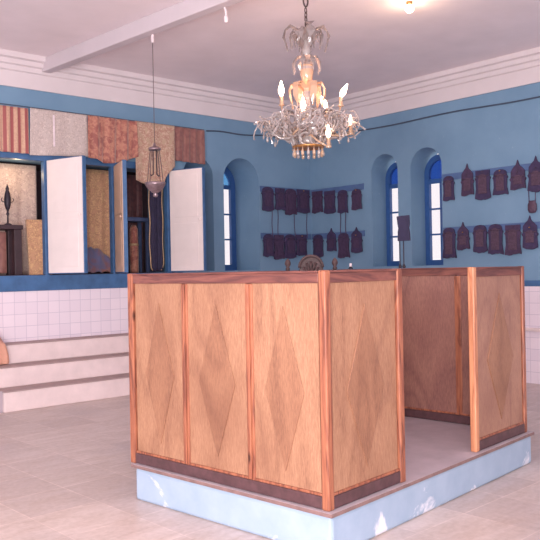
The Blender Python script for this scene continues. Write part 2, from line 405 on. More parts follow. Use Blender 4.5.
tag(o, 'peach cloth heaped over the top tier of the stepped bench', 'cloth')

# ------------------------------------------------------------ the ark front: sill, posts, lintel, open door leaves
ark = thing('ark_cupboard', 'blue-framed wall cupboard with white door leaves standing open under hanging cloths', 'cupboard', (-4.9, 0, 1.383))
def L(o_x, z): return (o_x+4.9, z-1.383)
bm = B(); box(bm, AX0+4.9-.4, AX1+4.9+.12, -.035, 0, 0, .205); obj('sill', bm, 'bluepaint', ark, bevel=.006, label='broad blue sill board')
bm = B(); box(bm, AX0+4.9, AX1+4.9, -.03, .06, 3.10-1.383, 3.20-1.383); obj('lintel', bm, 'bluepaint', ark, bevel=.005)
for x, pw in ((-6.92, .03), (-5.93, .03), (-4.955, .025), (-3.95, .016), (-3.0, .035)):
    bm = B(); box(bm, x+4.9-pw, x+4.9+pw, -.03, .06, .205, 3.10-1.383); obj('post', bm, 'bluepaint', ark, bevel=.005)
# back shelf floor of the cupboard
bm = B(); box(bm, AX0+4.9+.01, AX1+4.9-.01, 0, 1.34, .198, .21); obj('shelf_floor', bm, 'recess', ark)
def leaf(x, ang, mat, w=.66, t=.055, lab=None):
    h = 3.115-1.60
    d = bpy.data.objects.new('door', None)
    bm = B(); box(bm, .0, w, 0, t, 0, h)
    o = obj('door', bm, 'bluepaint', ark, bevel=.004); o.location = (x+4.9, -.04, 1.60-1.383); o.rotation_euler = (0, 0, -R(ang))
    if lab: o['label'] = lab
    bm = B(); box(bm, .012, w-.012, -.010, .0, .012, h-.012)
    f = obj('door_face', bm, mat, o)
    for z0, z1 in ((.09, h*.5-.045), (h*.5+.045, h-.09)):
        bm = B(); box(bm, .09, w-.09, -.016, -.010, z0, z1); obj('door_panel', bm, mat, o, bevel=.006)
    bm = B(); lathe(bm, [(0, 0), (.018, .004), (.02, .02), (.01, .03), (0, .032)], n=10, M4=Matrix.Translation((w-.05, -.012, h*.5)) @ Matrix.Rotation(R(90), 4, 'X'))
    obj('knob', bm, mat, o, smooth=True)
    bpy.data.objects.remove(d)
leaf(-4.945, 73, 'door', lab='white panelled door leaf opened outward, left one')
leaf(-3.93, 110, 'doorlit', .62, lab='door leaf coloured cream for its warmer light, seen nearly edge-on')
leaf(-3.0, 73, 'door', .62, lab='white panelled door leaf opened outward, right one')

# ------------------------------------------------------------ hanging cloths over the ark
def cloth(name, x0, x1, zt, bot, y, n, amp, mat, label, cat='cloth', group=None, nx=72, nz=18, flare=0, phase=0):
    bm = B(); rows = []
    for j in range(nz+1):
        v = j/nz; row = []
        for i in range(nx+1):
            u = i/nx; zb = bot(u) if callable(bot) else bot
            xx = x0+(x1-x0)*(u+flare*v*(u-.5))
            z = zt+(zb-zt)*v
            a = amp*(.35+.65*v)*(sin(u*n*2*pi+phase)+.35*sin(u*n*4.7*pi+1+phase+v*2))
            row.append(bm.verts.new((xx-(x0+x1)/2, a-amp*1.3, z-zt)))
        rows.append(row)
    for j in range(nz):
        for i in range(nx): bm.faces.new((rows[j][i], rows[j+1][i], rows[j+1][i+1], rows[j][i+1]))
    o = obj(name, bm, mat, smooth=True, loc=((x0+x1)/2, y, zt)); s = o.modifiers.new('s', 'SOLIDIFY'); s.thickness = .006; s.offset = 0
    return tag(o, label, cat, group)
G = 'cloths hung in a row above the openings'
cloth('hanging_cloth', -6.07, -5.20, 3.76, 3.17, -.05, 7, .014, 'cloth1', 'red and gold vertically striped cloth hung above the openings, leftmost of the row', 'cloth', G)
c2 = cloth('hanging_cloth', -5.17, -4.36, 3.775, lambda u: 3.155+.05*u, -.06, 2, .008, 'cloth2', 'pale grey-beige lace cloth hung between the striped and the red satin cloths', 'cloth', G, flare=.05)
bm = B(); box(bm, -.10, -.075, -.028, -.022, -.48, -.06); obj('ribbon', bm, 'whiteplastic', c2, bevel=.002, label='thin white ribbon down the middle')
cloth('hanging_cloth', -4.36, -3.59, 3.77, lambda u: 3.19-.06*sin(pi*min(1, u*1.25))**2+.07*max(0, u-.75)*4, -.07, 3.5, .030, 'cloth3', 'shiny orange-red satin cloth with gathered folds above the openings', 'cloth', G, phase=1)
cloth('hanging_cloth', -3.61, -2.93, 3.78, lambda u: 2.93-.06*sin(pi*min(1, u/.75))+max(0, (u-.72)/.28)**.6*.24, -.085, 2, .010, 'cloth4', 'long beige brocade cloth hanging lowest, behind the glass hanging lamp', 'cloth', G)
cloth('hanging_cloth', -2.92, -2.35, 3.78, lambda u: 3.27-.02*u, -.05, 4, .014, 'cloth5', 'rust-brown cloth hung rightmost of the row, above the right white door', 'cloth', G)
bm = B(); tube(bm, [(-6.9, -.03, 3.785), (-2.33, -.03, 3.795)], .006, 6); tag(obj('hanging_rod', bm, 'cable'), 'thin rod along the blue wall carrying the row of hanging cloths', 'rod')

# inside the ark
G2 = 'curtains inside the wall cupboard'
cloth('curtain', -6.3, -4.80, 3.12, 1.60, .62, 5, .012, 'floral', 'pale floral curtain at the back of the left opening', 'curtain', G2)
cloth('curtain', -4.42, -3.66, 3.12, 1.62, .52, 2.5, .016, 'gold', 'gold brocade curtain in the middle opening, beside the left white door', 'curtain', G2)
cloth('curtain', -3.64, -2.98, 3.12, 1.61, .78, 4, .018, 'maroon', 'maroon-brown curtain in the right opening behind the blue table', 'curtain', G2)
# heap of mauve cloth at the foot of the gold curtain
bm = B(); rows = []
for j in range(11):
    v = j/10; row = []
    for i in range(17):
        u = i/16; row.append(bm.verts.new(((u-.5)*.50, -.22*v+.02*sin(u*17+v*5), .012+.36*(1-v)**1.4*(.55+.45*sin(u*2.6+.6))+.012*sin(u*23))))
    rows.append(row)
for j in range(10):
    for i in range(16): bm.faces.new((rows[j][i], rows[j+1][i], rows[j+1][i+1], rows[j][i+1]))
o = obj('draped_cloth', bm, 'mauve', smooth=True, loc=(-4.02, .40, 1.60)); s = o.modifiers.new('s', 'SOLIDIFY'); s.thickness = .01; s.offset = 1
tag(o, 'mauve and blue cloth heaped at the foot of the gold curtain', 'cloth')
# dark open table in the left opening
def table(loc, w, d, h, mat, label, leg=.08):
    t = thing('side_table', label, 'table', loc)
    bm = B(); box(bm, -w/2, w/2, -d/2, d/2, h-.06, h); obj('table_top', bm, mat, t, bevel=.008)
    for sx in (-1, 1):
        for sy in (-1, 1):
            bm = B(); x = sx*(w/2-leg/2-.015); y = sy*(d/2-leg/2-.015)
            box(bm, x-leg/2, x+leg/2, y-leg/2, y+leg/2, 0, h-.06); obj('leg', bm, mat, t, bevel=.006)
    return t
table((-5.64, .30, 1.594), .86, .34, .66, 'darkwood', 'dark wooden table with brown cloth between its legs in the left opening', .10)
cloth('table_cloth', -5.94, -5.36, 2.17, 1.62, .34, 3, .008, 'cloth5', 'brown cloth hanging between the legs of the dark table', 'cloth')
ls = thing('candlestick', 'dark ornate candlestick standing on the dark table before the floral curtain', 'candlestick', (-5.37, .24, 2.254))
bm = B(); lathe(bm, [(0, 0), (.05, 0), (.045, .015), (.012, .03), (.010, .12), (.022, .15), (.012, .17), (.016, .2)], n=14); obj('stem', bm, 'iron', ls, smooth=True)
bm = B(); lathe(bm, [(.014, .2), (.028, .22), (.04, .27), (.045, .34), (.034, .42), (.02, .46), (.024, .48), (.006, .53), (0, .55)], n=14); obj('lamp_body', bm, 'iron', ls, smooth=True)
for s in (-1, 1):
    bm = B(); tube(bm, [(s*.03, 0, .30), (s*.07, 0, .31), (s*.085, 0, .34), (s*.07, 0, .36)], .006); obj('handle', bm, 'iron', ls, smooth=True)
# leaning gold panel
bm = B(); box(bm, -.15, .15, 0, .03, 0, .74); box(bm, -.16, -.14, -.008, .035, 0, .75); box(bm, .14, .16, -.008, .035, 0, .75); box(bm, -.16, .16, -.008, .035, .73, .755)
o = obj('leaning_panel', bm, 'gold', bevel=.003, loc=(-4.93, .22, 1.594)); o.rotation_euler = (R(-7), 0, R(-4)); tag(o, 'gold brocade panel leaning at the right side of the left opening', 'panel')
# blue-grey table with a rolled cloth standing, right opening
table((-3.39, .42, 1.594), .50, .30, .83, 'navyblue', 'blue-grey table in the right opening before the maroon curtain', .05)
for k, (x, h, lab) in enumerate(((-3.52, .70, 'slim orange-brown scroll cover standing left under the blue-grey table'), (-3.35, .74, 'plump orange-brown scroll cover standing under the blue-grey table'))):
    s_ = thing('scroll_cover', lab, 'scroll', (x, .42, 1.594), group='scroll covers under the table')
    r = .045+.02*k
    bm = B(); lathe(bm, [(r*.9, 0), (r, .03), (r*1.05, h*.4), (r*.95, h-.08), (r*.5, h-.02), (0, h-.02)], n=16); obj('cover', bm, 'cloth3', s_, smooth=True)
    bm = B(); lathe(bm, [(r*1.07, h*.55), (r*1.1, h*.57), (r*1.05, h*.6)], n=16); obj('band', bm, 'goldtrim', s_, smooth=True)
# navy curtain with gold braid, right part
nv = cloth('braided_curtain', -3.27, -3.04, 3.08, 1.61, .12, 2, .010, 'navy', 'near-black navy curtain edged with gold braid, beside the right white door', 'curtain', G2)
for s in (-1, 1):
    bm = B(); tube(bm, [(s*.115+.008*sin(k*.8), -.018, -k*.075) for k in range(19)]+[(s*.10, -.018, -1.42), (s*.075, -.018, -1.455)], .009, 6); obj('gold_braid', bm, 'goldtrim', nv, smooth=True)

# ------------------------------------------------------------ bimah: plinth and panelled enclosure
BA = R(6.2526)
e1 = Vector((cos(BA), sin(BA))); e2 = Vector((-sin(BA), cos(BA)))
P2 = Vector((-6.4056, -6.5776)); BW, BL, ZP, ZT = 1.729, 2.563, .25, 1.59
# local frame: origin at near corner, x along the front-right side, y along the front-left side
pl = thing('platform', 'low pale blue painted platform with grey stone top carrying the wooden enclosure', 'platform', (P2.x, P2.y, 0), BA)
bm = B(); box(bm, -.035, BL+.045, -.045, BW-.035, 0, ZP-.024); obj('base', bm, 'plinth', pl, bevel=.02)
bm = B(); box(bm, -.05, BL+.07, -.06, BW-.005, ZP-.024, ZP-.001); obj('top_edge', bm, 'slabedge', pl, bevel=.004)
bm = B(); box(bm, -.047, BL+.067, -.057, BW-.008, ZP-.006, ZP); obj('top_slab', bm, 'slab', pl)
en = thing('panelled_enclosure', 'waist-high plywood-panelled wooden enclosure with diamond panels standing on the blue platform', 'enclosure', (P2.x, P2.y, ZP), BA)
H = ZT-ZP; PT = .055
def along(side, s0, s1, d0, d1):
    """rectangle of the plan for a run s0..s1 on one side, d measured outwards from the centre line"""
    if side == 'F': return (s0, s1, -d1, -d0)             # front-right, y = 0
    if side == 'B': return (s0, s1, BW+d0, BW+d1)         # far-left, y = BW
    if side == 'L': return (-d1, -d0, s0, s1)             # front-left, x = 0
    if side == 'R': return (BL+d0, BL+d1, s0, s1)         # back right, x = BL
def seg(side, s0, s1, z0, z1, d0, d1, mat, name, parent=en, bevel=.003, label=None):
    bm = B(); box(bm, *along(side, s0, s1, d0, d1), z0, z1); return obj(name, bm, mat, parent, bevel=bevel, label=label)
def diamond(side, s0, s1, parent):
    c = (s0+s1)/2; hw = (s1-s0)*.30; z0, z1 = .17, 1.14; zm = .64
    for sgn in (1,):
        bm = B(); d0, d1 = (.009, .0155) if sgn > 0 else (-.0155, -.009)
        out = [(c-hw, zm), (c, z0), (c+hw, zm), (c, z1)]
        if side in 'FB':
            y = lambda d: -d if side == 'F' else BW+d
            prism(bm, out, y(d0), y(d1), 'XZ')
        else:
            x = lambda d: -d if side == 'L' else BL+d
            prism(bm, out, x(d0), x(d1), 'YZ')
        obj('diamond', bm, 'diamond', parent, bevel=.003)
def run(side, s0, s1, mulls, dia=True, pm='panel'):
    rm = 'railA' if side in 'FB' else 'railB'
    seg(side, s0, s1, H-.070, H-.012, -.02, .02, rm, 'top_rail', bevel=.004, label='dark red-brown top rail')
    seg(side, s0, s1, H-.012, H, -.026, .026, rm, 'rail_cap', bevel=.003)
    seg(side, s0, s1, 0.004, .075, -.02, .022, 'darkrail', 'bottom_rail', bevel=.004, label='dark bottom rail')
    seg(side, s0, s1, .075, .092, -.014, .018, 'post', 'beading', bevel=.004)
    xs = [s0]+mulls+[s1]
    for a, b in zip(xs, xs[1:]):
        p = seg(side, a+.012, b-.012, .09, H-.07, -.009, .009, pm, 'panel', bevel=0)
        if dia: diamond(side, a+.02, b-.02, p)
    for q in mulls:
        o = seg(side, q-.030, q+.030, .08, H-.072, -.018, .018, 'post', 'mullion', bevel=.006)
        seg(side, q-.012, q+.012, .08, H-.074, .018, .028, 'post', 'beading', bevel=.006, parent=o)
h = PT/2
def post(x, y, mat='post', w=PT, label=None):
    bm = B(); box(bm, x-w/2, x+w/2, y-w/2, y+w/2, 0, H+.002); o = obj('post', bm, mat, en, bevel=.008, label=label); return o
run('L', h, BW-h, [.575, 1.165])
run('F', h, .735-h, [])
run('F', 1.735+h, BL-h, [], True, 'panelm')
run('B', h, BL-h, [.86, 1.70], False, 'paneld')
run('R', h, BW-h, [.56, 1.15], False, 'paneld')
post(0, 0, 'post', .052); post(0, BW); post(BL, 0, w=.045); post(BL, BW)
post(.735, 0, 'post'); post(1.735, 0, 'postlight', .05, label='pale orange post at the far side of the gap')
bm = B(); box(bm, .735+.027, .735+.034, -.022, .022, H-.17, H-.11); box(bm, .735+.027, .735+.052, -.008, .008, H-.155, H-.135); obj('latch', bm, 'iron', en, bevel=.002, label='small dark iron latch')

# carved chair standing inside the enclosure
ch = thing('carved_chair', 'carved wooden chair whose arched crest and finials rise above the enclosure rail', 'chair', (-5.38, -5.42, ZP+.001), R(-48.5))
bw = .185
for s in (-1, 1):
    bm = B(); lathe(bm, [(.018, 0), (.02, .4), (.018, .45), (.021, .8), (.016, 1.30), (.014, 1.345), (.020, 1.352), (.011, 1.365), (.022, 1.385), (.024, 1.40), (.016, 1.42), (.006, 1.43), (0, 1.437)], c=(s*bw, .19, 0), n=12)
    obj('back_post', bm, 'carved', ch, smooth=True)
    bm = B(); lathe(bm, [(.016, 0), (.02, .1), (.016, .2), (.022, .3), (.02, .43)], c=(s*bw*.95, -.19, 0), n=12); obj('leg', bm, 'carved', ch, smooth=True)
bm = B(); box(bm, -bw-.02, bw+.02, -.21, .21, .43, .465); obj('seat', bm, 'carved', ch, bevel=.008)
bm = B(); box(bm, -bw+.01, bw-.01, .178, .20, .62, 1.28); obj('backrest', bm, 'carved', ch, bevel=.006)
bm = B(); ar = [(-.105, 1.28)]+[(-.092*cos(pi*k/16), 1.36+.092*sin(pi*k/16)) for k in range(17)]+[(.105, 1.28)]
prism(bm, ar, .172, .205); 
cr = obj('crest', bm, 'carved', ch, bevel=.006)
bm = B(); tube(bm, [(-.092*cos(pi*k/16), .168, 1.36+.092*sin(pi*k/16)) for k in range(17)], .011); obj('crest_moulding', bm, 'carved', cr, smooth=True)
bm = B()
for k in range(5): tube(bm, [(0, .168, 1.32), (  .035*cos(pi*(k+.5)/5), .162, 1.32+.05*sin(pi*(k+.5)/5)), (.062*cos(pi*(k+.5)/5), .168, 1.34+.07*sin(pi*(k+.5)/5))], .010, 6)
obj('crest_carving', bm, 'carved', cr, smooth=True)
for s in (-1, 1):
    bm = B(); tube(bm, [(s*bw, .18, .66), (s*(bw+.01), 0, .68), (s*(bw+.01), -.18, .66)], .018); obj('armrest', bm, 'carved', ch, smooth=True)
    bm = B(); lathe(bm, [(.012, .46), (.018, .55), (.012, .64)], c=(s*bw, -.17, 0), n=10); obj('armrest_support', bm, 'carved', ch, smooth=True)
# white-topped knob / small candle on the back rail
cd = thing('small_candle', 'small white candle stub on the rear rail beside the chair finial', 'candle', (-4.045, -4.62, ZT+.005))
bm = B(); lathe(bm, [(0, 0), (.022, 0), (.024, .008), (.012, .014), (.012, .02), (0, .02)], n=12); obj('holder', bm, 'iron', cd, smooth=True)
bm = B(); lathe(bm, [(.013, .02), (.013, .05), (.004, .052), (0, .052)], n=10); obj('candle_stub', bm, 'whiteplastic', cd, smooth=True)

# dark board on two rods above the rear rail
bd = thing('prayer_board', 'small dark board held up on two thin rods above the rear rail of the enclosure', 'board', (-3.975, -5.215, ZT+.003), R(-96+12))
for x in (-.048, -.008):
    bm = B(); lathe(bm, [(.012, 0), (.016, .012), (.010, .03), (.0045, .035), (.0045, .30), (0, .30)], c=(x, 0, 0), n=10); obj('rod', bm, 'iron', bd, smooth=True)
bm = B(); ol = [(-.065, .245), (-.062, .33), (-.055, .36), (-.062, .39), (-.072, .47), (.055, .475), (.058, .40), (.05, .36), (.058, .32), (.062, .245)]
prism(bm, ol, -.012, .012); obj('board', bm, 'navy', bd, bevel=.004)
bm = B(); box(bm, -.045, .04, -.016, -.012, .27, .45); obj('board_face', bm, 'navy', bd, bevel=.003)

# ------------------------------------------------------------ plaque rails and hanging plaques
def rail(side, a, b, z0, z1, label):
    bm = B()
    if side == 'L': box(bm, a, b, -.022, 0, z0, z1)
    else: box(bm, -.022, 0, a, b, z0, z1)
    tag(obj('hanging_rail', bm, 'rail', bevel=.003), label, 'rail', 'blue rails the plaques hang from')
rail('L', -1.18, -.03, 2.90, 2.995, 'upper blue rail with dark plaques, left of the room corner')
rail('L', -1.18, -.03, 2.12, 2.215, 'lower blue rail with dark plaques, left of the room corner')
rail('R', -1.25, -.03, 2.885, 2.985, 'upper blue rail between the room corner and the first right-wall window')
rail('R', -1.25, -.03, 2.12, 2.215, 'lower blue rail between the room corner and the first right-wall window')
rail('R', -5.6, -2.80, 2.87, 2.965, 'upper blue rail on the wall right of the last window')
rail('R', -5.6, -2.80, 2.08, 2.175, 'lower blue rail on the wall right of the last window')
def outline(kind, w, h, shoulder, k):
    rr = random.Random(k); hw = w/2; zt = -shoulder; wb = .93+rr.random()*.12
    bot = []
    nb = 8
    for i in range(nb+1):
        u = i/nb; dz = {0: .012*sin(u*pi*2), 1: -.025*sin(u*pi), 2: .016*abs(sin(u*pi*1.5))}[k % 3]
        bot.append((hw*wb*(1-2*u)*(1), -h+.012*rr.random()+dz))
    sl = [(-hw*.88, zt-.09), (-hw*1.04, zt-.11), (-hw*.90, zt-.14), (-hw*.86, -h*.6-.02), (-hw*wb, -h+.03)]
    sr = [(-x, z) for x, z in reversed(sl)]
    if kind == 'point': top = [(-hw*.85, zt), (-hw*.5, zt+(shoulder)*.35), (-hw*.22, zt+shoulder*.55), (0, 0), (hw*.2, zt+shoulder*.5), (hw*.5, zt+shoulder*.3), (hw*.85, zt)]
    elif kind == 'arch': top = [(-hw*.86*cos(pi*i/10), zt-.06+.06*sin(pi*i/10)) for i in range(11)]
    else: top = [(-hw*.92, zt), (hw*.92, zt)]
    # clockwise: top L->R, right side down, bottom R->L, left side up
    return top+sr[::-1][::1][:0]+[( -x, z) for x, z in sl]+bot+[p for p in reversed(sl)]
PL = []
def plaque(side, s, w, zt, zs, zb, kind, k, label, group, mat, rmat):
    off = -.024
    loc = (s, off, zt) if side == 'L' else (off, s, zt)
    t = thing('wall_plaque', label, 'plaque', loc, 0 if side == 'L' else -pi/2, group)
    h = zt-zb; sh = zt-zs
    bm = B(); prism(bm, outline(kind, w*(1.08 if side == 'L' else 1.0), h, sh, k), -.022, 0); obj('backing', bm, mat, t, bevel=.005)
    iw = w*.27; z1 = -sh-.10; z0 = -h+.07
    bm = B(); prism(bm, [(-iw, z0), (iw, z0), (iw, z1)]+[(iw*cos(pi*i/8), z1+iw*.7*sin(pi*i/8)) for i in range(1, 8)]+[(-iw, z1)], -.032, -.022)
    obj('relief_panel', bm, rmat, t, bevel=.005)
    bm = B()
    tube(bm, [(-w*.40, -.026, -sh-.075), (-w*.2, -.032, -sh-.09), (0, -.030, -sh-.083), (w*.2, -.032, -sh-.09), (w*.40, -.026, -sh-.075)], .007, 6)
    obj('cross_band', bm, rmat, t, smooth=True)
    bm = B(); lathe(bm, [(0, -.01), (.009, -.006), (.012, 0), (.009, .006), (0, .01)], c=(0, -.028, -sh-.02), n=8); obj('boss', bm, 'brass' if k % 4 == 0 else rmat, t, smooth=True)
    return t
S3 = {'arch': 'round-topped', 'rect': 'square-topped', 'point': 'gable-topped'}
sets = [
 ('L', 'upper row left of the room corner', [
  (-1.033, .256, 2.985, 2.985, 2.592, 'arch'), (-.758, .216, 2.975, 2.975, 2.593, 'rect'), (-.510, .262, 2.981, 2.981, 2.534, 'arch'), (-.215, .30, 2.98, 2.98, 2.588, 'rect')],
  ['next to the window niche', 'second from the window niche', 'longest, third from the niche', 'nearest the corner']),
 ('L', 'lower row left of the room corner', [
  (-1.035, .232, 2.199, 2.199, 1.805, 'arch'), (-.802, .212, 2.186, 2.186, 1.772, 'rect'), (-.549, .265, 2.199, 2.199, 1.803, 'arch'), (-.275, .25, 2.194, 2.194, 1.821, 'rect')],
  ['next to the window niche', 'second from the window niche', 'third from the window niche', 'nearest the corner']),
 ('R', 'upper row between corner and window', [
  (-.200, .268, 2.949, 2.949, 2.572, 'rect'), (-.495, .272, 2.928, 2.928, 2.552, 'rect'), (-.796, .24, 2.919, 2.919, 2.516, 'arch'), (-1.111, .229, 2.907, 2.907, 2.56, 'arch')],
  ['nearest the corner', 'second from the corner', 'long, third from the corner', 'beside the window niche']),
 ('R', 'lower row between corner and window', [
  (-.197, .255, 2.196, 2.196, 1.812, 'arch'), (-.521, .233, 2.294, 2.174, 1.884, 'point'), (-.801, .262, 2.195, 2.195, 1.775, 'arch'), (-1.094, .254, 2.28, 2.164, 1.867, 'point')],
  ['nearest the corner', 'second from the corner', 'lowest-hanging of the four', 'beside the window niche']),
 ('R', 'upper row right of the last window', [
  (-2.923, .203, 2.931, 2.931, 2.552, 'arch'), (-3.247, .218, 3.078, 2.927, 2.613, 'point'), (-3.5, .253, 2.949, 2.949, 2.548, 'rect'),
  (-3.779, .234, 2.932, 2.932, 2.564, 'arch'), (-4.049, .24, 3.031, 2.882, 2.627, 'point'), (-4.316, .24, 3.055, 2.91, 2.588, 'point')],
  ['touching the window', 'second from the window', 'third from the window', 'fourth from the window', 'fifth from the window', 'above the small hanging pouch']),
 ('R', 'lower row right of the last window', [
  (-2.915, .232, 2.171, 2.171, 1.708, 'arch'), (-3.158, .212, 2.239, 2.109, 1.836, 'point'), (-3.439, .237, 2.18, 2.18, 1.8, 'arch'),
  (-3.687, .24, 2.18, 2.18, 1.746, 'arch'), (-3.956, .25, 2.15, 2.15, 1.739, 'rect'), (-4.213, .235, 2.264, 2.123, 1.826, 'point')],
  ['long one touching the window', 'second from the window', 'third from the window', 'fourth from the window', 'fifth from the window', 'below the small hanging pouch']),
]
k = 0
for side, row, items, where in sets:
    for (s, w, zt, zs, zb, kind), wh in zip(items, where):
        k += 1
        PL.append(plaque(side, s, w, zt, zs, zb, kind, k, 'dark %s plaque %s, %s' % (S3[kind], wh, row), 'plaques in the '+row,
               'plaqueb' if k % 3 == 0 else 'plaque', 'relief' if (side == 'R' and s < -2) else 'plaqueb'))
# cords hanging below some plaques, each a part of its plaque
def cord(t, dq, z0, z1, dx=0):
    bm = B(); zt = t.location.z
    tube(bm, [(dq+dx*i/8+.006*sin(i*.9+dq*9), -.012, z0+(z1-z0)*i/8-zt) for i in range(9)], .007, 6)
    obj('hanging_cord', bm, 'cordm', t, smooth=True)
cord(PL[0], .085, 2.64, 2.14); cord(PL[1], -.06, 2.64, 2.14); cord(PL[2], .06, 2.58, 2.14, .03); cord(PL[3], .075, 2.64, 2.14)
cord(PL[10], -.055, 2.56, 2.14); cord(PL[10], .06, 2.56, 2.14)
pd = thing('hanging_pouch', 'small dark pouch hanging on two cords below the last upper plaque at right', 'pouch', (-.03, -4.25, 2.29), -pi/2)
bm = B(); lathe(bm, [(0, 0), (.05, .01), (.068, .05), (.066, .12), (.05, .15), (.054, .17), (0, .17)], n=14, M4=Matrix.Diagonal((1, .42, 1, 1))); obj('pouch_body', bm, 'relief', pd, smooth=True)
for s in (-1, 1):
    bm = B(); tube(bm, [(s*.045, 0, .16), (s*.05, .0, .3), (s*.045, .01, .40)], .006, 6); obj('cord', bm, 'cordm', pd, smooth=True)

# electric cables along the walls under the cornice
def cable(pts, label):
    bm = B(); tube(bm, pts, .011, 6); tag(obj('electric_cable', bm, 'cable', smooth=True), label, 'cable', 'cables under the cornice')
cable([(-2.27+2.24*i/20, -.014, 3.79+.075*(i/20)+.012*sin(i*.7)) for i in range(21)], 'thin dark cable crossing the left wall from the rust-brown cloth to the corner')
cable([(-.014, -.03-5.6*i/30, 3.865+.012*sin(i*.5)-.03*(i/30)) for i in range(31)], 'thin dark cable running along the right wall under the cornice')

# ------------------------------------------------------------ glass oil lamp hanging from the beam
HX, HY = -4.72, -2.30
ol_ = thing('hanging_oil_lamp', 'small glass hanging lamp on a long cord in front of the brocade cloth', 'lamp', (HX, HY, 2.44))
bm = B(); box(bm, -.012, .012, -.012, .012, 1.74, 1.835); obj('ceiling_hook', bm, 'whiteplastic', ol_, bevel=.003)
bm = B(); tube(bm, [(0, 0, .60), (0, 0, 1.75)], .004, 6); obj('cord', bm, 'chain', ol_)
bm = B(); lathe(bm, [(0, 0), (.02, .004), (.03, .025), (.022, .045), (.045, .06), (.09, .10), (.115, .14), (.12, .165), (.10, .17), (.07, .165), (.0, .16)], n=20); obj('lamp_bowl', bm, 'silver', ol_, smooth=True)
bm = B(); lathe(bm, [(.012, .535), (.068, .53), (.072, .545), (.06, .56), (.02, .575), (.01, .61), (0, .615)], n=18); obj('top_ring', bm, 'silver', ol_, smooth=True)
for a in range(4):
    bm = B(); t = a*pi/2+.4; tube(bm, [(.06*cos(t), .06*sin(t), .535), (.085*cos(t), .085*sin(t), .35), (.105*cos(t), .105*sin(t), .165)], .005, 6); obj('suspension_chain', bm, 'chain', ol_)
for s in (-1, 1):
    bm = B(); tube(bm, [(s*.022, 0, .53), (s*.024, 0, .26)], .007, 6); tube(bm, [(s*.022, 0, .26), (s*.05, 0, .24), (s*.06, 0, .255)], .007, 6); obj('wick_holder', bm, 'iron', ol_)
# empty white lamp holder from the beam
lh = thing('lamp_holder', 'empty white lamp holder dangling from the ceiling beam at the top of the picture', 'lamp holder', (-4.615, -3.50, 4.12))
bm = B(); tube(bm, [(0, 0, .07), (0, 0, .12), (-.03, .0, .17), (-.10, .02, .20)], .012, 8); obj('wire', bm, 'whiteplastic', lh, smooth=True)
bm = B(); lathe(bm, [(0, 0), (.02, 0), (.022, .05), (.014, .075), (0, .08)], n=14); obj('socket', bm, 'whiteplastic', lh, smooth=True)
# bare lit bulb on the ceiling
rb = thing('ceiling_bulb', 'bare round lit bulb fixed to the ceiling at the top right', 'bulb', (-2.86, -4.46, 4.375))
bm = B(); lathe(bm, [(0, .075), (.035, .075), (.03, .045), (.02, .04), (0, .04)], n=14); obj('socket', bm, 'brass', rb, smooth=True)
bm = B(); lathe(bm, [(.0, -.045), (.03, -.035), (.048, -.01), (.048, .01), (.03, .035), (.016, .05), (0, .05)], n=16); obj('glass_bulb', bm, 'bulbw', rb, smooth=True)
def point(name, loc, e, c, r=.05):
    l = bpy.data.lights.new(name, 'POINT'); l.energy = e; l.color = c; l.shadow_soft_size = r
    o = bpy.data.objects.new(name, l); COL.objects.link(o); o.location = loc
point('ceiling_bulb_light', (-2.86, -4.46, 4.24), 6, (1, .7, .45))
point('cupboard_lamp_light', (-5.2, .30, 2.95), 4, (1, .72, .42), .04)

# ------------------------------------------------------------ crystal chandelier
CX, CY, CZ = -3.98, -4.01, 2.74
cd = thing('chandelier', 'crystal chandelier with amber glass leaves and lit candle bulbs hanging from the ceiling', 'chandelier', (CX, CY, CZ))
bm = B(); lathe(bm, [(0, 1.71), (.05, 1.71), (.045, 1.68), (.012, 1.66), (0, 1.66)], n=14); obj('ceiling_cup', bm, 'chain', cd, smooth=True)
bm = B()
for i in range(14):
    th = i/13*2*pi; 
tube(bm, [(.032*cos(2*pi*i/14), .0, 1.60+.06*sin(2*pi*i/14)) for i in range(15)], .009, 6)
for q in range(5):
    zc = 1.50-q*.045; ax = q % 2
    tube(bm, [(.014*cos(2*pi*i/10)*(1-ax), .014*cos(2*pi*i/10)*ax, zc+.03*sin(2*pi*i/10)) for i in range(11)], .006, 6)
tube(bm, [(0, 0, 1.30), (0, 0, 1.40)], .01, 6); tube(bm, [(0, 0, 1.655), (0, 0, 1.67)], .01, 6)
obj('chain', bm, 'chain', cd, smooth=True)
bm = B(); lathe(bm, [(0, 1.34), (.02, 1.33), (.03, 1.28), (.018, 1.2), (.035, 1.12), (.05, 1.08), (.025, 1.03), (.02, .98), (.06, .95), (.065, .90), (.05, .82), (.02, .76), (.022, .70), (.05, .66), (.03, .60), (.03, .50), (.07, .44), (.09, .38), (.05, .30), (.04, .22), (.09, .18), (.06, .12), (.02, .10), (0, .09)], n=18); obj('stem', bm, 'crystal', cd, smooth=True)
bm = B(); lathe(bm, [(.02, .74), (.055, .80), (.068, .88), (.055, .93), (.066, .94), (.064, .93), (.05, .86), (.0, .78)], n=18); obj('amber_cup', bm, 'amber', cd, smooth=True, label='amber fluted glass cup')
